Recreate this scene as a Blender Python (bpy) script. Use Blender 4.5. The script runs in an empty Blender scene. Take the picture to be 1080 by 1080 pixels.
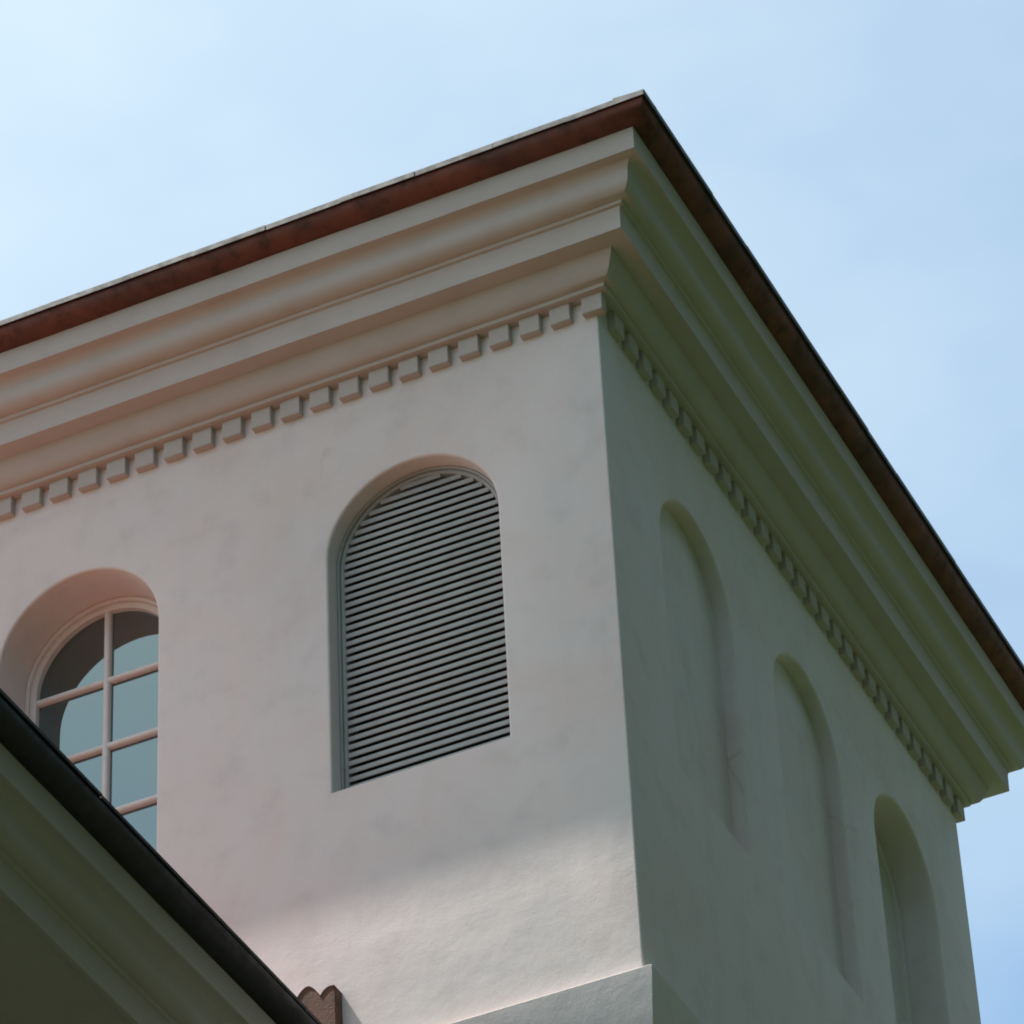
import bpy, bmesh, math, random
from mathutils import Vector, Matrix
random.seed(7)
S = bpy.context.scene
COL = S.collection
R = math.radians
ZG = 23.45                      # height of the dentil line above the lawn

# ------------------------------------------------------------------ camera
cam_d = bpy.data.cameras.new('camera')
cam = bpy.data.objects.new('camera', cam_d)
COL.objects.link(cam)
def cam_axes(yaw, pit, roll):
    f = Vector((math.sin(yaw)*math.cos(pit), math.cos(yaw)*math.cos(pit), math.sin(pit)))
    r = Vector((math.cos(yaw), -math.sin(yaw), 0))
    u = r.cross(f)
    c, s = math.cos(roll), math.sin(roll)
    return c*r + s*u, -s*r + c*u, f
r_, u_, f_ = cam_axes(-0.41176814, 0.68222817, -0.05281917)
m = Matrix(((r_.x, u_.x, -f_.x), (r_.y, u_.y, -f_.y), (r_.z, u_.z, -f_.z))).to_4x4()
m.translation = Vector((9.266, -22.931, -21.848 + ZG))
cam.matrix_world = m
cam_d.sensor_width = 36.0
cam_d.lens = 36.0*4861.6/1080.0
cam_d.clip_start = 0.1
cam_d.clip_end = 6000.0
S.camera = cam

# ------------------------------------------------------------------ sky and sun
SUN = Vector((-0.50, -0.141, 1.0)).normalized()
EL = math.asin(SUN.z)
AZ = math.atan2(SUN.x, SUN.y)
w = bpy.data.worlds.new('World'); S.world = w; w.use_nodes = True
nt = w.node_tree; nt.nodes.clear()
N = nt.nodes.new; Lk = nt.links.new
out = N('ShaderNodeOutputWorld'); bg = N('ShaderNodeBackground')
sky = N('ShaderNodeTexSky'); sky.sky_type = 'NISHITA'; sky.sun_disc = False
sky.sun_elevation = EL; sky.sun_rotation = AZ % (2*math.pi)
sky.air_density = 1.0; sky.dust_density = 1.0; sky.ozone_density = 1.0
tc = N('ShaderNodeTexCoord')
nz = N('ShaderNodeTexNoise'); nz.inputs['Scale'].default_value = 3.2; nz.inputs['Detail'].default_value = 5; nz.inputs['Roughness'].default_value = 0.55
mp = N('ShaderNodeMapping'); mp.inputs['Scale'].default_value = (1.0, 1.0, 2.2)
mp.inputs['Location'].default_value = (0.35, 0.1, 0.0)
# thin high veil, denser towards the sun
dt = N('ShaderNodeVectorMath'); dt.operation = 'DOT_PRODUCT'; dt.inputs[1].default_value = SUN
nrm = N('ShaderNodeVectorMath'); nrm.operation = 'NORMALIZE'
Lk(tc.outputs['Generated'], nrm.inputs[0]); Lk(nrm.outputs[0], dt.inputs[0])
cr = N('ShaderNodeMapRange'); cr.inputs['From Min'].default_value = 0.46; cr.inputs['From Max'].default_value = 0.74
cr.inputs['To Min'].default_value = 0.07; cr.inputs['To Max'].default_value = 0.66
Lk(dt.outputs['Value'], cr.inputs['Value'])
nr = N('ShaderNodeMapRange'); nr.inputs['From Min'].default_value = 0.35; nr.inputs['From Max'].default_value = 0.68
nr.inputs['To Min'].default_value = -0.14; nr.inputs['To Max'].default_value = 0.20
Lk(nz.outputs['Fac'], nr.inputs['Value'])
ad = N('ShaderNodeMath'); ad.operation = 'ADD'; ad.use_clamp = True
Lk(cr.outputs['Result'], ad.inputs[0]); Lk(nr.outputs['Result'], ad.inputs[1])
mix = N('ShaderNodeMix'); mix.data_type = 'RGBA'
mix.inputs['B'].default_value = (4.75, 5.4, 5.35, 1)
Lk(tc.outputs['Generated'], mp.inputs['Vector']); Lk(mp.outputs['Vector'], nz.inputs['Vector'])
Lk(ad.outputs[0], mix.inputs['Factor'])
tint = N('ShaderNodeMix'); tint.data_type = 'RGBA'; tint.blend_type = 'MULTIPLY'; tint.inputs['Factor'].default_value = 1.0
tint.inputs['B'].default_value = (0.92, 1.05, 0.985, 1)
Lk(sky.outputs['Color'], tint.inputs['A']); Lk(tint.outputs['Result'], mix.inputs['A'])
Lk(mix.outputs['Result'], bg.inputs['Color'])
bg.inputs['Strength'].default_value = 0.12
Lk(bg.outputs[0], out.inputs[0])

sd = bpy.data.lights.new('sun', 'SUN'); sd.energy = 5.0; sd.angle = R(0.6); sd.color = (1.0, 0.95, 0.87)
so = bpy.data.objects.new('sun', sd); COL.objects.link(so)
so.rotation_euler = SUN.to_track_quat('Z', 'Y').to_euler()
so.location = (-30, -10, 60)

S.view_settings.view_transform = 'Standard'; S.view_settings.look = 'None'
S.view_settings.exposure = 0.87; S.view_settings.gamma = 1.0
S.render.engine = 'CYCLES'
S.cycles.filter_width = 1.9; S.cycles.max_bounces = 10; S.cycles.diffuse_bounces = 6
S.render.resolution_x = 1024; S.render.resolution_y = 1024

# ------------------------------------------------------------------ materials
def new_mat(name):
    mt = bpy.data.materials.new(name); mt.use_nodes = True
    t = mt.node_tree
    return mt, t, t.nodes['Principled BSDF']
def noise(t, scale, detail=4, rough=0.55, vec=None, dist=0.0):
    n = t.nodes.new('ShaderNodeTexNoise'); n.inputs['Scale'].default_value = scale
    n.inputs['Detail'].default_value = detail; n.inputs['Roughness'].default_value = rough
    n.inputs['Distortion'].default_value = dist
    if vec: t.links.new(vec, n.inputs['Vector'])
    return n
def coords(t, scale=(1, 1, 1)):
    g = t.nodes.new('ShaderNodeNewGeometry'); mp = t.nodes.new('ShaderNodeMapping')
    mp.inputs['Scale'].default_value = scale
    t.links.new(g.outputs['Position'], mp.inputs['Vector'])
    return mp.outputs['Vector']
def ramp(t, fac, a, b, c0, c1):
    n = t.nodes.new('ShaderNodeMapRange'); n.interpolation_type = 'SMOOTHSTEP'
    n.inputs['From Min'].default_value = a; n.inputs['From Max'].default_value = b
    n.inputs['To Min'].default_value = c0; n.inputs['To Max'].default_value = c1
    t.links.new(fac, n.inputs['Value'])
    return n.outputs['Result']
def mixc(t, fac, a, b, mode='MIX'):
    n = t.nodes.new('ShaderNodeMix'); n.data_type = 'RGBA'; n.blend_type = mode
    if isinstance(fac, (int, float)): n.inputs['Factor'].default_value = fac
    else: t.links.new(fac, n.inputs['Factor'])
    for k, v in (('A', a), ('B', b)):
        if isinstance(v, tuple): n.inputs[k].default_value = (*v, 1)
        else: t.links.new(v, n.inputs[k])
    return n.outputs['Result']
def bump(t, bsdf, h, strength, dist):
    b = t.nodes.new('ShaderNodeBump'); b.inputs['Strength'].default_value = strength
    b.inputs['Distance'].default_value = dist
    t.links.new(h, b.inputs['Height']); t.links.new(b.outputs['Normal'], bsdf.inputs['Normal'])
def math_(t, op, a, b):
    n = t.nodes.new('ShaderNodeMath'); n.operation = op
    for i, v in enumerate((a, b)):
        if isinstance(v, (int, float)): n.inputs[i].default_value = v
        else: t.links.new(v, n.inputs[i])
    return n.outputs[0]

def plaster(name, base, dark, warm, crack=True, bump_s=0.22):
    mt, t, b = new_mat(name)
    v = coords(t)
    big = noise(t, 0.9, 6, 0.62, v, 0.6); mid = noise(t, 3.5, 6, 0.55, v, 0.0); fine = noise(t, 55, 3, 0.6, v)
    streak = noise(t, 1.0, 5, 0.6, coords(t, (2.6, 2.6, 0.35)))
    col = mixc(t, ramp(t, big.outputs['Fac'], 0.42, 0.66, 0, 0.75), base, warm)
    col = mixc(t, ramp(t, mid.outputs['Fac'], 0.46, 0.78, 0, 0.42), col, dark)
    col = mixc(t, ramp(t, streak.outputs['Fac'], 0.50, 0.78, 0, 0.22), col, dark)
    if crack:
        vo = t.nodes.new('ShaderNodeTexVoronoi'); vo.feature = 'DISTANCE_TO_EDGE'
        vo.inputs['Scale'].default_value = 0.75
        wv = noise(t, 2.2, 5, 0.6, v)
        add = t.nodes.new('ShaderNodeVectorMath'); add.operation = 'MULTIPLY_ADD'
        t.links.new(wv.outputs['Color'], add.inputs[0]); add.inputs[1].default_value = (0.32, 0.32, 0.32); t.links.new(v, add.inputs[2])
        t.links.new(add.outputs[0], vo.inputs['Vector'])
        line = ramp(t, vo.outputs['Distance'], 0.0, 0.012, 1, 0)
        msk = noise(t, 0.55, 3, 0.5, v)
        ck = math_(t, 'MULTIPLY', line, ramp(t, msk.outputs['Fac'], 0.54, 0.70, 0, 0.26))
        col = mixc(t, ck, col, (dark[0]*0.55, dark[1]*0.55, dark[2]*0.55))
    t.links.new(col, b.inputs['Base Color'])
    b.inputs['Roughness'].default_value = 0.92
    b.inputs['Specular IOR Level'].default_value = 0.2
    trowel = noise(t, 9.0, 4, 0.6, coords(t, (1.0, 1.0, 1.9)), 0.4)
    h = math_(t, 'ADD', math_(t, 'MULTIPLY', mid.outputs['Fac'], 1.0), math_(t, 'MULTIPLY', fine.outputs['Fac'], 0.16))
    h = math_(t, 'ADD', h, math_(t, 'MULTIPLY', trowel.outputs['Fac'], 0.17))
    bump(t, b, h, bump_s, 0.02)
    return mt
M_WALL = plaster('wall_plaster', (0.73, 0.66, 0.64), (0.55, 0.50, 0.485), (0.73, 0.615, 0.58))
M_TRIM = plaster('trim_plaster', (0.51, 0.46, 0.43), (0.42, 0.375, 0.345), (0.50, 0.44, 0.40), crack=False, bump_s=0.12)

def metal(name, c0, c1, c2, rough, met):
    mt, t, b = new_mat(name)
    v = coords(t); a = noise(t, 1.6, 6, 0.65, v, 0.8); s = noise(t, 9, 5, 0.6, v)
    col = mixc(t, ramp(t, a.outputs['Fac'], 0.36, 0.66, 0, 1), c0, c1)
    col = mixc(t, ramp(t, s.outputs['Fac'], 0.52, 0.72, 0, 0.65), col, c2)
    t.links.new(col, b.inputs['Base Color']); b.inputs['Metallic'].default_value = met
    t.links.new(ramp(t, s.outputs['Fac'], 0.3, 0.7, rough-0.08, rough+0.12), b.inputs['Roughness'])
    bump(t, b, s.outputs['Fac'], 0.15, 0.01)
    return mt
M_COPPER = metal('weathered_copper', (0.18, 0.053, 0.033), (0.090, 0.034, 0.025), (0.038, 0.024, 0.019), 0.68, 0.1)
M_BRONZE = metal('dark_gutter_metal', (0.020, 0.019, 0.018), (0.014, 0.014, 0.014), (0.030, 0.026, 0.022), 0.55, 0.2)
M_DRIP = metal('galvanised_edge', (0.085, 0.085, 0.085), (0.07, 0.07, 0.07), (0.065, 0.055, 0.05), 0.6, 0.2)
M_LOUV = metal('louver_paint', (0.38, 0.385, 0.38), (0.33, 0.335, 0.33), (0.29, 0.29, 0.285), 0.6, 0.0)
M_FRAME = metal('window_paint', (0.72, 0.68, 0.655), (0.68, 0.64, 0.61), (0.62, 0.58, 0.55), 0.5, 0.0)

def plain(name, c, rough, ior=1.45):
    mt, t, b = new_mat(name)
    n = noise(t, 4, 4, 0.5, coords(t))
    t.links.new(mixc(t, n.outputs['Fac'], tuple(x*0.85 for x in c), tuple(min(1, x*1.15) for x in c)), b.inputs['Base Color'])
    b.inputs['Roughness'].default_value = rough; b.inputs['IOR'].default_value = ior
    return mt
M_DARK = plain('interior_shade_tone', (0.06, 0.063, 0.063), 0.9)  # unlit space behind the slats, as a dark colour
def glass_mat():
    mt, t, b = new_mat('window_glass')
    n = noise(t, 1.3, 2, 0.5, coords(t))
    t.links.new(mixc(t, n.outputs['Fac'], (0.010, 0.016, 0.018), (0.016, 0.022, 0.024)), b.inputs['Base Color'])
    b.inputs['Roughness'].default_value = 0.02; b.inputs['IOR'].default_value = 3.0
    b.inputs['Specular Tint'].default_value = (0.76, 0.96, 1.0, 1)
    bump(t, b, n.outputs['Fac'], 0.05, 0.02)
    return mt
M_GLASS = glass_mat()

def tile_mat():
    mt, t, b = new_mat('clay_tile')
    v = coords(t); a = noise(t, 3.0, 4, 0.6, v); s = noise(t, 22, 5, 0.65, v)
    col = mixc(t, ramp(t, a.outputs['Fac'], 0.35, 0.65, 0, 1), (0.29, 0.108, 0.078), (0.22, 0.082, 0.060))
    col = mixc(t, ramp(t, s.outputs['Fac'], 0.48, 0.72, 0, 0.7), col, (0.17, 0.10, 0.075))
    t.links.new(col, b.inputs['Base Color']); b.inputs['Roughness'].default_value = 0.85
    bump(t, b, s.outputs['Fac'], 0.4, 0.01)
    return mt
M_TILE = tile_mat()
def old_tile_mat():
    mt, t, b = new_mat('weathered_clay')
    v = coords(t); a = noise(t, 9.0, 5, 0.6, v); s = noise(t, 60, 4, 0.65, v)
    col = mixc(t, ramp(t, a.outputs['Fac'], 0.35, 0.65, 0, 1), (0.13, 0.066, 0.042), (0.085, 0.050, 0.035))
    t.links.new(col, b.inputs['Base Color']); b.inputs['Roughness'].default_value = 0.9
    bump(t, b, s.outputs['Fac'], 0.5, 0.01)
    return mt
M_OLDTILE = old_tile_mat()
def grass_mat():
    mt, t, b = new_mat('lawn_grass')
    v = coords(t); a = noise(t, 0.25, 5, 0.6, v); s = noise(t, 6, 5, 0.7, v)
    col = mixc(t, ramp(t, a.outputs['Fac'], 0.35, 0.65, 0, 1), (0.038, 0.060, 0.020), (0.054, 0.074, 0.028))
    col = mixc(t, ramp(t, s.outputs['Fac'], 0.4, 0.7, 0, 0.6), col, (0.020, 0.034, 0.010))
    t.links.new(col, b.inputs['Base Color']); b.inputs['Roughness'].default_value = 0.95
    bump(t, b, s.outputs['Fac'], 0.6, 0.05)
    return mt
M_GRASS = grass_mat()

# ------------------------------------------------------------------ mesh helpers
class MB:
    def __init__(self): self.v = []; self.f = []
    def add(self, vs, fs):
        o = len(self.v); self.v += [tuple(p) for p in vs]; self.f += [tuple(i+o for i in q) for q in fs]
    def quad(self, *p): self.add(p, [tuple(range(len(p)))])
    def box(self, x0, x1, y0, y1, z0, z1):
        vs = [(x, y, z) for x in (x0, x1) for y in (y0, y1) for z in (z0, z1)]
        self.add(vs, [(0,1,3,2), (4,6,7,5), (0,4,5,1), (2,3,7,6), (0,2,6,4), (1,5,7,3)])
    def loft(self, rings, closed=True, caps=False):
        n = len(rings[0]); vs = [p for r in rings for p in r]; fs = []
        for i in range(len(rings)-1):
            for j in range(n if closed else n-1):
                k = (j+1) % n
                fs.append((i*n+j, i*n+k, (i+1)*n+k, (i+1)*n+j))
        if caps:
            fs.append(tuple(range(n))); fs.append(tuple((len(rings)-1)*n+j for j in range(n)))
        self.add(vs, fs)
    def build(self, name, mat, parent=None, smooth=None, merge=1e-5, dz=ZG):
        me = bpy.data.meshes.new(name)
        me.from_pydata([(x, y, z+dz) for x, y, z in self.v], [], self.f)
        bm = bmesh.new(); bm.from_mesh(me)
        if merge: bmesh.ops.remove_doubles(bm, verts=bm.verts, dist=merge)
        bmesh.ops.recalc_face_normals(bm, faces=bm.faces)
        bm.to_mesh(me); bm.free()
        me.materials.append(mat)
        if smooth is not None:
            me.shade_smooth(); me.set_sharp_from_angle(angle=R(smooth))
        o = bpy.data.objects.new(name, me); COL.objects.link(o)
        if parent: attach(o, parent)
        return o
def world_of(o):
    mw = Matrix.Translation(o.location)
    while o.parent:
        mw = o.parent['_w'] if False else mw
        break
    return mw
def attach(o, parent):
    o.parent = parent
    root = parent
    while root.parent: root = root.parent
    if parent == root: o.matrix_parent_inverse = Matrix.Translation(-root.location)
    # deeper levels: the parent part already sits at the world origin
def thing(name, label, cat, loc, group=None):
    e = bpy.data.objects.new(name, None); COL.objects.link(e); e.location = loc
    e.empty_display_size = 0.5
    e['label'] = label; e['category'] = cat
    if group: e['group'] = group
    return e

def LEFT(s, z, d): return (s, d, z)          # camera-facing wall, plane y = 0
def RIGHT(s, z, d): return (-d, s, z)        # shaded wall, plane x = 0

def arch(cx, hw, ztop, zb, off=0.0, n=32):
    """closed outline: bottom-left, arc, bottom-right; off > 0 grows it"""
    r = hw + off; zs = ztop - hw
    pts = [(cx - r, zb - off)]
    pts += [(cx - r*math.cos(math.pi*i/n), zs + r*math.sin(math.pi*i/n)) for i in range(n+1)]
    pts.append((cx + r, zb - off))
    return pts

EDGE = 0.022
def wall_face(mb, F, s0, s1, z0, z1, holes):
    """flat wall with rounded-edge openings: holes = (outline args, depth, closed back)"""
    bm = bmesh.new(); edges = []
    def loop(pts):
        vs = [bm.verts.new((p[0], p[1], 0)) for p in pts]
        for i in range(len(vs)): edges.append(bm.edges.new((vs[i], vs[(i+1) % len(vs)])))
    loop([(s0, z0), (s1, z0), (s1, z1), (s0, z1)])
    for a, depth, back in holes: loop(arch(*a, off=EDGE))
    bmesh.ops.triangle_fill(bm, use_beauty=True, use_dissolve=False, edges=edges)
    bm.verts.index_update()
    mb.add([F(v.co.x, v.co.y, 0) for v in bm.verts], [tuple(v.index for v in f.verts) for f in bm.faces])
    bm.free()
    for a, depth, back in holes:
        rings = []
        for k in range(5):
            th = math.pi/2*k/4
            rings.append([F(s, z, EDGE*(1-math.cos(th))) for s, z in arch(*a, off=EDGE*(1-math.sin(th)))])
        rings.append([F(s, z, depth) for s, z in arch(*a)])
        mb.loft(rings)
        if back: mb.quad(*[F(s, z, depth) for s, z in arch(*a)])

def arch_ring(mb, F, a, o_out, o_in, d0, d1):
    A = arch(*a, off=o_out); B = arch(*a, off=o_in); c = min(0.008, abs(o_out-o_in)*0.3)
    A1 = arch(*a, off=o_out-c); B1 = arch(*a, off=o_in+c)
    mb.loft([[F(s, z, d1) for s, z in A], [F(s, z, d0+c) for s, z in A], [F(s, z, d0) for s, z in A1],
             [F(s, z, d0) for s, z in B1], [F(s, z, d0+c) for s, z in B], [F(s, z, d1) for s, z in B]])

def bar(mb, F, p, q, wd, d0, d1):
    """moulded glazing bar from p to q in wall coordinates"""
    dx, dz = q[0]-p[0], q[1]-p[1]; l = math.hypot(dx, dz); nx, nz = -dz/l, dx/l
    prof = [(-wd/2, d1), (-wd/2, d0+0.018), (-wd*0.30, d0+0.004), (0, d0), (wd*0.30, d0+0.004), (wd/2, d0+0.018), (wd/2, d1)]
    rings = [[F(e[0]+nx*o, e[1]+nz*o, d) for o, d in prof] for e in (p, q)]
    mb.loft(rings, closed=True, caps=True)

# ------------------------------------------------------------------ cornice profile: (projection, height) from the top
def q_concave(p0, z0, p1, z1, n=8):   # horizontal at the start, vertical at the end, hollow seen from outside
    return [(p0 - (p0-p1)*math.sin(math.pi/2*i/n), z1 + (z0-z1)*math.cos(math.pi/2*i/n)) for i in range(n+1)]
def q_convex(p0, z0, p1, z1, n=8):    # vertical at the start, horizontal at the end, bulging
    return [(p1 + (p0-p1)*math.cos(math.pi/2*i/n), z0 - (z0-z1)*math.sin(math.pi/2*i/n)) for i in range(n+1)]
def q_cavetto(p0, z0, p1, z1, n=8):
    c = (p0, z1)
    return [(c[0] - (p0-p1)*math.sin(math.pi/2*i/n), c[1] + (z0-z1)*math.cos(math.pi/2*i/n)) for i in range(n+1)]
PROF_TOP = [(0.40, 1.060), (0.625, 1.060), (0.620, 0.862), (0.598, 0.858)]
def s_curve(p0, z0, p1, z1, n=26):
    return [(p0+(p1-p0)*i/n, z0+(z1-z0)*(i/n)**3*(10-15*(i/n)+6*(i/n)**2)) for i in range(n+1)]
def ease(p0, z0, p1, z1, k=2.5, n=14):
    return [(p0+(p1-p0)*i/n, z0+(z1-z0)*(1-(1-i/n)**k)) for i in range(n+1)]
PROF_TOP += [(0.580, 0.857)] + q_cavetto(0.578, 0.854, 0.515, 0.768) + q_convex(0.512, 0.738, 0.408, 0.626)
PROF_TOP += [(0.408, 0.608), (0.404, 0.599), (0.398, 0.596), (0.384, 0.594), (0.382, 0.574), (0.378, 0.566), (0.374, 0.395)]
PROF_TOWER = PROF_TOP + [(0.236, 0.385)] + ease(0.234, 0.372, 0.108, 0.198) + \
    [(0.108, 0.182), (0.104, 0.166), (0.090, 0.162), (0.070, 0.163), (-0.05, 0.164)]
PROF_GUTTER = [(0.30, 1.20), (0.765, 1.198), (0.772, 1.165), (0.762, 1.128), (0.736, 1.096), (0.700, 1.076), (0.660, 1.066), (0.640, 1.0635), (0.50, 1.0635)]

def wobble(t, k): return 0.0035*math.sin(1.7*t+k) + 0.0025*math.sin(4.3*t+2*k)
def sweep_rect(mb, prof, x0, x1, y0, y1, wob=0.0):
    """profile mitred round a rectangular tower"""
    def corner(p, cx, cy):
        return ((x0-p if cx == 0 else x1+p), (y0-p if cy == 0 else y1+p))
    order = [(0, 0), (1, 0), (1, 1), (0, 1)]
    for a in range(4):
        A, B = order[a], order[(a+1) % 4]
        n = 24
        rows = []
        for p, z in prof:
            ax, ay = corner(p, *A); bx, by = corner(p, *B)
            rows.append([(ax+(bx-ax)*i/n, ay+(by-ay)*i/n, z + (wobble((ax+(bx-ax)*i/n)+(ay+(by-ay)*i/n), a)*wob if 0 < i < n else 0)) for i in range(n+1)])
        mb.loft(rows, closed=False)

# ================================================================== BELL TOWER
TX0, TY1 = -8.47, 7.09
tower = thing('bell_tower', 'tall cream plaster tower with heavy cornice, arched openings and copper gutter', 'tower', (TX0/2, TY1/2, 0))
ZL = -5.62
A_LOUV = (-1.527, 0.672, -0.738, -3.425)
A_WIN = (-4.232, 0.660, -0.748, -3.75)
A_WIN2 = (-6.937, 0.672, -0.738, -3.425)
A_N1 = (1.535, 0.630, -0.740, -3.400)
A_N2 = (3.610, 0.630, -0.740, -3.400)
A_N3 = (5.610, 0.640, -0.785, -3.900)
mb = MB()
e = 0.014
wall_face(mb, LEFT, TX0+e, -e, ZL, 0.30, [(A_LOUV, 0.26, False), (A_WIN, 0.50, False), (A_WIN2, 0.26, False)])
wall_face(mb, RIGHT, e, TY1-e, ZL, 0.30, [(A_N1, 0.115, True), (A_N2, 0.115, True), (A_N3, 0.50, False)])
wall_face(mb, lambda s, z, d: (TX0+d, s, z), e, TY1-e, ZL, 0.30, [])
wall_face(mb, lambda s, z, d: (s, TY1-d, z), TX0+e, -e, ZL, 0.30, [])
for cx, cy, sx, sy in ((0, 0, -1, 1), (0, TY1, -1, -1), (TX0, 0, 1, 1), (TX0, TY1, 1, -1)):   # softly rounded plaster arrises
    arcs = [(cx+sx*e*(1-math.sin(t)), cy+sy*e*(1-math.cos(t))) for t in [math.pi/2*i/4 for i in range(5)]]
    mb.loft([[(x, y, z) for x, y in arcs] for z in (ZL, 0.30)], closed=False)
tower_wall = mb.build('wall', M_WALL, tower, smooth=35)

# lower stage: battered band under a narrow ledge, then the plain lower shaft
mb = MB()
prof = [(-0.02, ZL+0.004), (0.088, ZL), (0.096, ZL-0.007), (0.041, ZL-0.62), (0.036, ZL-0.64), (0.036, -ZG)]
sweep_rect(mb, prof, TX0, 0, 0, TY1)
mb.build('lower_stage', M_WALL, tower, smooth=12)

mb = MB(); sweep_rect(mb, PROF_TOWER, TX0, 0, 0, TY1, wob=0.7)
cornice = mb.build('cornice', M_TRIM, tower, smooth=38)

# dentils: one block each on the two faces
def dentil_mesh():
    d = MB(); b = 0.004; wd, hh, dp = 0.160, 0.155, 0.060
    d.box(0, wd, -dp, 0.02, 0.006, 0.172)
    me_o = d.build('dentil', M_TRIM, None, dz=0)
    bm = bmesh.new(); bm.from_mesh(me_o.data)
    bmesh.ops.bevel(bm, geom=list(bm.edges), offset=b, segments=2, affect='EDGES')
    bm.to_mesh(me_o.data); bm.free()
    return me_o
dent0 = dentil_mesh()
dlist = []
k = 0
x = -0.190 - 0.160
dent_pitch = 0.2425
while x > TX0 + 0.05:
    dlist.append((x, 'L')); x -= dent_pitch
dlist.append((-0.097, 'L'))
y = 0.186
while y + 0.160 < TY1 - 0.05:
    dlist.append((y, 'R')); y += dent_pitch
dlist.append((TY1 - 0.097, 'R'))
for i, (p, face) in enumerate(dlist):
    o = dent0 if i == 0 else dent0.copy()
    if i: COL.objects.link(o)
    o.parent = cornice
    jit = random.uniform(-0.003, 0.003)
    if face == 'L': o.location = (p + jit, 0, ZG + random.uniform(-0.002, 0.002))
    else:
        o.rotation_euler = (0, 0, math.pi/2); o.location = (0, p + jit, ZG + random.uniform(-0.002, 0.002))

# copper gutter with a galvanised drip edge in short lengths
mb = MB(); sweep_rect(mb, PROF_GUTTER, TX0, 0, 0, TY1, wob=1.3)
gutter = mb.build('gutter', M_COPPER, tower, smooth=40)
mb = MB()
def drip_run(mb, F, s0, s1):
    s = s0; k = 0
    while s < s1 - 0.02:
        l = min(random.uniform(0.58, 0.66), s1 - s)
        z = 1.2015 + random.uniform(-0.002, 0.002); t = 0.013; po = 0.790 + random.uniform(-0.002, 0.002)
        tilt = random.uniform(-0.003, 0.003)
        a = s; b_ = s + l
        A = [F(a, 0.55, z), F(a, po, z), F(a, po+0.004, z-0.034), F(a, po+0.004, z+t), F(a, 0.55, z+t+0.02)]
        B = [F(b_, 0.55, z+tilt), F(b_, po, z+tilt), F(b_, po+0.004, z-0.034+tilt), F(b_, po+0.004, z+t+tilt), F(b_, 0.55, z+t+tilt+0.02)]
        mb.loft([A, B], closed=True, caps=True)
        s += l; k += 1
drip_run(mb, lambda s, p, z: (-s, -p, z), -0.790, -TX0+0.79)
drip_run(mb, lambda s, p, z: (p, s, z), -0.785, TY1+0.79)
mb.build('drip_edge', M_DRIP, gutter, merge=None)

# low hipped tile roof behind the gutter
def tile_plane(mb, F, s0, s1, t0, t1, pitch=0.26, amp=0.05):
    """wavy barrel rows running along t; F(s, t, h)"""
    ns = int((s1-s0)/pitch*8); nt_ = 2
    rows = []
    for j in range(nt_+1):
        t = t0 + (t1-t0)*j/nt_
        rows.append([F(s0+(s1-s0)*i/ns, t, amp*abs(math.sin(math.pi*(s1-s0)*i/ns/pitch))) for i in range(ns+1)])
    mb.loft(rows, closed=False)
mb = MB()
ap = Vector((TX0/2, TY1/2, 2.6)); o_ = 0.5
cs = [(TX0-o_, -o_), (o_, -o_), (o_, TY1+o_), (TX0-o_, TY1+o_)]
for a in range(4):
    A, B = cs[a], cs[(a+1) % 4]
    n = 70; rows = []
    for j in range(13):
        t = j/12*0.99
        row = []
        for i in range(n*4+1):
            u = i/(n*4)
            x = A[0]+(B[0]-A[0])*u; y = A[1]+(B[1]-A[1])*u
            row.append((x+(ap.x-x)*t, y+(ap.y-y)*t, 1.235+(ap.z-1.235)*t + 0.03*abs(math.sin(math.pi*u*n/2))))
        rows.append(row)
    mb.loft(rows, closed=False)
mb.build('roof', M_TILE, tower, smooth=50)

# ---- louvred opening
def louver(a, name='louvered_opening'):
    fr = MB(); arch_ring(fr, LEFT, a, -0.002, -0.022, 0.135, 0.30)
    arch_ring(fr, LEFT, a, -0.020, -0.050, 0.158, 0.31)
    f = fr.build(name, M_LOUV, tower, smooth=35)
    sl = MB(); cx, hw, zt, zb = a; r = hw - 0.046; zs = zt - hw
    z = zb + 0.03; pitch = 0.0692
    while z < zt - 0.08:
        zz = z + 0.03
        h = r if zz <= zs else math.sqrt(max(0.0, r*r-(zz-zs)**2))
        if h > 0.06:
            d0 = 0.168
            pr = [(d0+0.004, z), (d0, z+0.006), (d0, z+0.038), (d0+0.006, z+0.043), (d0+0.065, z+0.082), (d0+0.068, z+0.074), (d0+0.012, z+0.012)]
            sl.loft([[LEFT(cx-h, q, d) for d, q in pr], [LEFT(cx+h, q, d) for d, q in pr]], closed=True, caps=True)
        z += pitch
    sl.build('louver_slats', M_LOUV, f)
    bk = MB(); bk.quad(*[LEFT(s, z, 0.36) for s, z in arch(*a, off=0.0)])  # flat sheet, the interior's darkness is put into its colour
    bk.build('shade_backing', M_DARK, f)
louver(A_LOUV); louver(A_WIN2)

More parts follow.
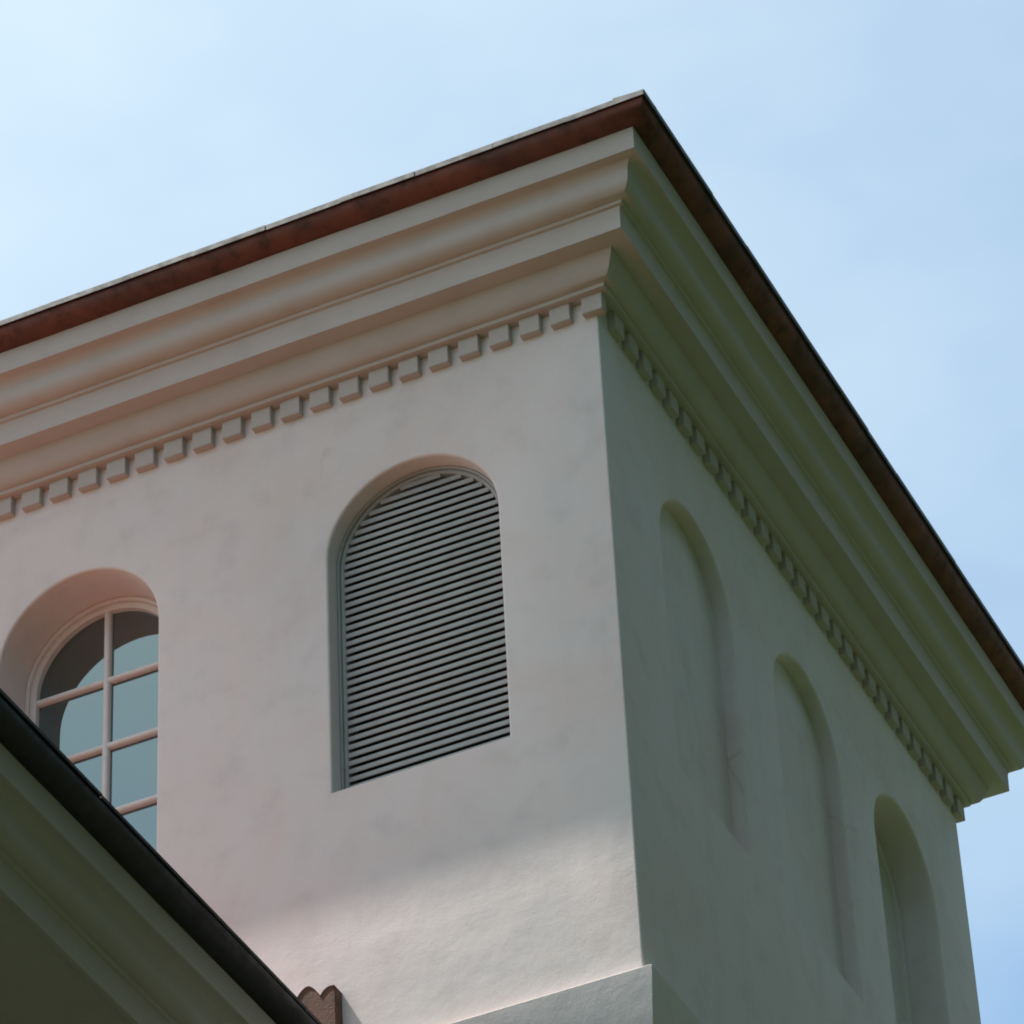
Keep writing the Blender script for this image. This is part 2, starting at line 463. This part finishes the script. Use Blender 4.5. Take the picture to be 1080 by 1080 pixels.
# ---- arched window with glazing bars
def window(F, a, d, bars_z, name='arched_window', mat=None):
    mat = mat or M_FRAME
    cx, hw, zt, zb = a; zs = zt - hw
    fr = MB(); arch_ring(fr, F, a, -0.001, -0.032, d, d+0.12)
    arch_ring(fr, F, a, -0.030, -0.080, d+0.030, d+0.12)
    f = fr.build(name, mat, tower, smooth=35)
    r = hw - 0.077
    mn = MB()
    bar(mn, F, (cx, zb+0.11), (cx, zs+r), 0.052, d+0.038, d+0.095)
    for z in bars_z:
        h = r if z <= zs else math.sqrt(r*r-(z-zs)**2)
        bar(mn, F, (cx-h, z), (cx+h, z), 0.050, d+0.041, d+0.0955)
    mn.build('glazing_bars', mat, f, smooth=50, merge=None)
    g = MB(); g.quad(*[F(s, z, d+0.085) for s, z in arch(*a, off=-0.06)])
    g.build('glass', M_GLASS, f)
window(LEFT, A_WIN, 0.37, [-1.455, -2.050, -2.645, -3.24])
rp = MB(); arch_ring(rp, RIGHT, A_N3, -0.002, -0.075, 0.285, 0.40)
rp.quad(*[RIGHT(s, z, 0.315) for s, z in arch(*A_N3, off=-0.05)])
rp.build('recess_panel', M_FRAME, tower, smooth=30)

# ================================================================== LOW WING in front of the tower
WX, WZ = -2.808, -6.872            # wall line and dentil height of the wing's copy of the same cornice
WY0 = -15.0
wing = thing('low_wing', 'lower plaster wing with dark gutter and moulded eave, in the near left corner', 'building', (-7.5, -7.5, 0))
SOF = 1.25                          # its soffit is wide and plain, the wall stands further back
def wing_sweep(mb, prof, wob=0.0):
    n = 60
    rows = [[(WX+p, WY0-p + (0.04-WY0+p)*i/n, WZ+z+wobble(0.8*(WY0*(1-i/n)), 3)*wob) for i in range(n+1)] for p, z in prof]
    mb.loft(rows, closed=False)
    rows = [[(WX+p, WY0-p, WZ+z), (-14.0, WY0-p, WZ+z)] for p, z in prof]
    mb.loft(rows, closed=False)
mb = MB(); wing_sweep(mb, PROF_TOP + [(0.345, 0.392), (0.345, 0.43), (0.374-SOF, 0.43)], wob=0.7)
mb.build('eave_cornice', M_TRIM, wing, smooth=38)
mb = MB(); wing_sweep(mb, PROF_GUTTER, wob=1.6)
wg = mb.build('gutter', M_BRONZE, wing, smooth=40)
mb = MB()
drip = MB()
s = WY0 - 0.7; k = 0
while s < 0.0:
    l = min(random.uniform(1.1, 1.35), 0.0 - s)
    z = WZ + 1.2005 + random.uniform(-0.004, 0.004); po = WX + 0.776 + random.uniform(-0.004, 0.004)
    A = [(po-0.2, s, z), (po, s, z), (po+0.004, s, z-0.012), (po+0.004, s, z+0.014), (po-0.2, s, z+0.03)]
    B = [(x_, s+l-0.004, z_) for x_, y_, z_ in A]
    drip.loft([A, B], closed=True, caps=True); s += l
drip.build('drip_edge', M_BRONZE, wg, merge=None)
mb = MB()
xw = WX + 0.374 - SOF + 0.1
mb.loft([[(xw, 0.02, z), (xw, WY0+1.0, z), (-14.0, WY0+1.0, z)] for z in (-ZG, WZ+0.425)], closed=False)
mb.build('wall', M_WALL, wing)
# its tile roof, rising away from the gutter and dying into the tower wall
mb = MB()
XR = -8.4
rise = 0.30
ny = int((0.0-WY0+0.6)/0.26*8)
rows = []
nst = 14
for j in range(nst+1):
    xx = WX + 0.60 + (XR-WX-0.60)*j/nst
    for stp in (0, 1) if 0 < j < nst else (0,):
        row = []
        for i in range(ny+1):
            yy = WY0 - 0.6 + (0.0-WY0+0.6)*i/ny
            row.append((xx, yy, WZ+1.215+(WX+0.60-xx)*rise + 0.05*abs(math.sin(math.pi*i/8)) + (0.014 if stp else 0)))
        rows.append(row)
mb.loft(rows, closed=False)
zr = WZ+1.215+(WX+0.60-XR)*rise
mb.quad((XR, WY0-0.6, zr), (XR, 0, zr), (-14.6, 0, WZ+1.2), (-14.6, WY0-0.6, WZ+1.2))
mb.build('tile_roof', M_TILE, wing, smooth=50)
# clay tile upstand where the roof meets the tower
yf = -0.11
mb = MB()
def top(x):
    u = (x + 2.352)/0.178
    return -5.105 - 0.05*max(0, min(1, u)) + 0.085*abs(math.cos(math.pi*u))**0.75
xs = [-2.44 + 0.285*i/40 for i in range(41)]
front = [(x, top(x)) for x in xs]
ring = [(-2.44, -5.80)] + front + [(-2.155, -5.80)]
ring_in = [(-2.425, -5.80)] + [(x, z-0.012) for x, z in front] + [(-2.166, -5.80)]
mb.loft([[(x, yf+0.006, z) for x, z in ring_in], [(x, yf, z) for x, z in ring], [(x, 0.0, z) for x, z in ring]], closed=True)
mb.quad(*[(x, yf+0.006, z) for x, z in ring_in])
mb.build('tile_upstand', M_OLDTILE, wing, smooth=22)

# ================================================================== unseen conifers, added to block sky and bounce green onto the right wall
def leaf_mat():
    mt, t, b = new_mat('conifer_needles')
    a = noise(t, 0.9, 4, 0.6, coords(t))
    col = mixc(t, ramp(t, a.outputs['Fac'], 0.35, 0.65, 0, 1), (0.058, 0.108, 0.026), (0.085, 0.138, 0.038))
    t.links.new(col, b.inputs['Base Color']); b.inputs['Roughness'].default_value = 0.8; b.inputs['Specular IOR Level'].default_value = 0.25
    tl = t.nodes.new('ShaderNodeBsdfTranslucent'); t.links.new(col, tl.inputs['Color'])
    ms = t.nodes.new('ShaderNodeMixShader'); ms.inputs['Fac'].default_value = 0.35
    t.links.new(b.outputs[0], ms.inputs[1]); t.links.new(tl.outputs[0], ms.inputs[2])
    t.links.new(ms.outputs[0], t.nodes['Material Output'].inputs['Surface'])
    return mt
M_LEAF = leaf_mat()
M_BARK = plain('redwood_bark', (0.13, 0.075, 0.05), 0.95)
def conifer_meshes(h):
    rnd = random.Random(11); tr = MB(); cw = MB()
    tr.loft([[(r*math.cos(t), r*math.sin(t), z) for t in [2*math.pi*i/12 for i in range(12)]]
             for z, r in ((-0.3, 0.85), (0.4, 0.66), (2, 0.52), (h*0.3, 0.40), (h*0.65, 0.22), (h*0.9, 0.08), (h, 0.015))], caps=True)
    z = 3.0
    while z < h - 0.3:
        f = (h-z)/h; L = 0.5 + 4.3*f**0.75
        for k in range(rnd.choice((4, 5, 6))):
            an = rnd.uniform(0, 6.283); l = L*rnd.uniform(0.65, 1.1); dr = rnd.uniform(-0.30, 0.05)
            d = Vector((math.cos(an), math.sin(an), dr)); sd_ = Vector((-math.sin(an), math.cos(an), 0))
            p1 = Vector((0, 0, z)); p2 = p1 + d*l
            tr.loft([[tuple(p1+sd_*0.05+Vector((0, 0, 0))), tuple(p1+Vector((0, 0, 0.07))), tuple(p1-sd_*0.05)],
                     [tuple(p2+sd_*0.008), tuple(p2+Vector((0, 0, 0.012))), tuple(p2-sd_*0.008)]])
            for q in range(int(7 + 9*l/4)):
                u = rnd.uniform(0.15, 1.03); c = p1 + d*l*u + Vector((0, 0, rnd.uniform(-0.25, 0.12)))
                sp = (1.05-u*0.55)*0.9*rnd.choice((-1, 1))
                e1 = (sd_*sp + d*rnd.uniform(0.2, 0.6) + Vector((0, 0, rnd.uniform(-0.35, 0.15))))
                e2 = d.cross(e1).normalized().cross(e1).normalized()*rnd.uniform(0.13, 0.26) + Vector((0, 0, rnd.uniform(-0.12, 0.12)))
                cw.add([tuple(c), tuple(c+e1*0.5+e2), tuple(c+e1), tuple(c+e1*0.5-e2)], [(0, 1, 2, 3)])
        z += rnd.uniform(0.30, 0.46)
    return tr, cw
def conifer(loc):
    tr, cw = conifer_meshes(36.0)
    o = thing('unseen_shade_redwood', 'unseen tall redwood added to shade and green-tint the tower', 'tree', (0, 0, 0), 'unseen redwoods added to shade the tower')
    tr.build('trunk', M_BARK, o, smooth=60, merge=None, dz=0); cw.build('crown', M_LEAF, o, merge=None, dz=0)
    o.location = loc
    return o
tree0 = conifer((14.5, -7.0, 0))
kids = list(tree0.children)
for x_, y_, sc, rz in ((13.6, -0.5, 1.05, 1.0), (14.2, 5.8, 0.98, 2.2), (13.4, 12.0, 1.06, 3.3), (19.0, -3.5, 1.12, 4.1), (19.5, 3.2, 1.08, 5.0), (19.0, 9.5, 1.14, 0.4), (15.0, 18.5, 1.0, 1.7), (13.6, -12.8, 0.95, 2.9), (19.0, -9.0, 1.1, 0.8), (18.2, -21.0, 1.0, 5.4), (18.5, -27.0, 1.05, 3.9), (20.0, -15.5, 1.1, 2.0), (12.9, -10.2, 0.97, 1.2), (15.0, -15.6, 0.95, 4.4), (6.0, -38.0, 0.95, 0.3), (11.5, -36.0, 0.92, 1.9), (16.5, -35.0, 1.0, 3.0), (9.0, -44.0, 1.05, 5.9)):
    c = tree0.copy(); COL.objects.link(c); c.location = (x_, y_, 0); sc *= 1.1; c.scale = (sc, sc, sc); c.rotation_euler = (0, 0, rz)
    for kd in kids:
        d = kd.copy(); COL.objects.link(d); d.parent = c

# ================================================================== ground
mb = MB()
n = 24; ext = 2500.0
gv = []
mb.quad((-ext, -ext, 0), (ext, -ext, 0), (ext, ext, 0), (-ext, ext, 0))
g = mb.build('ground', M_GRASS, None, dz=0); g['kind'] = 'structure'
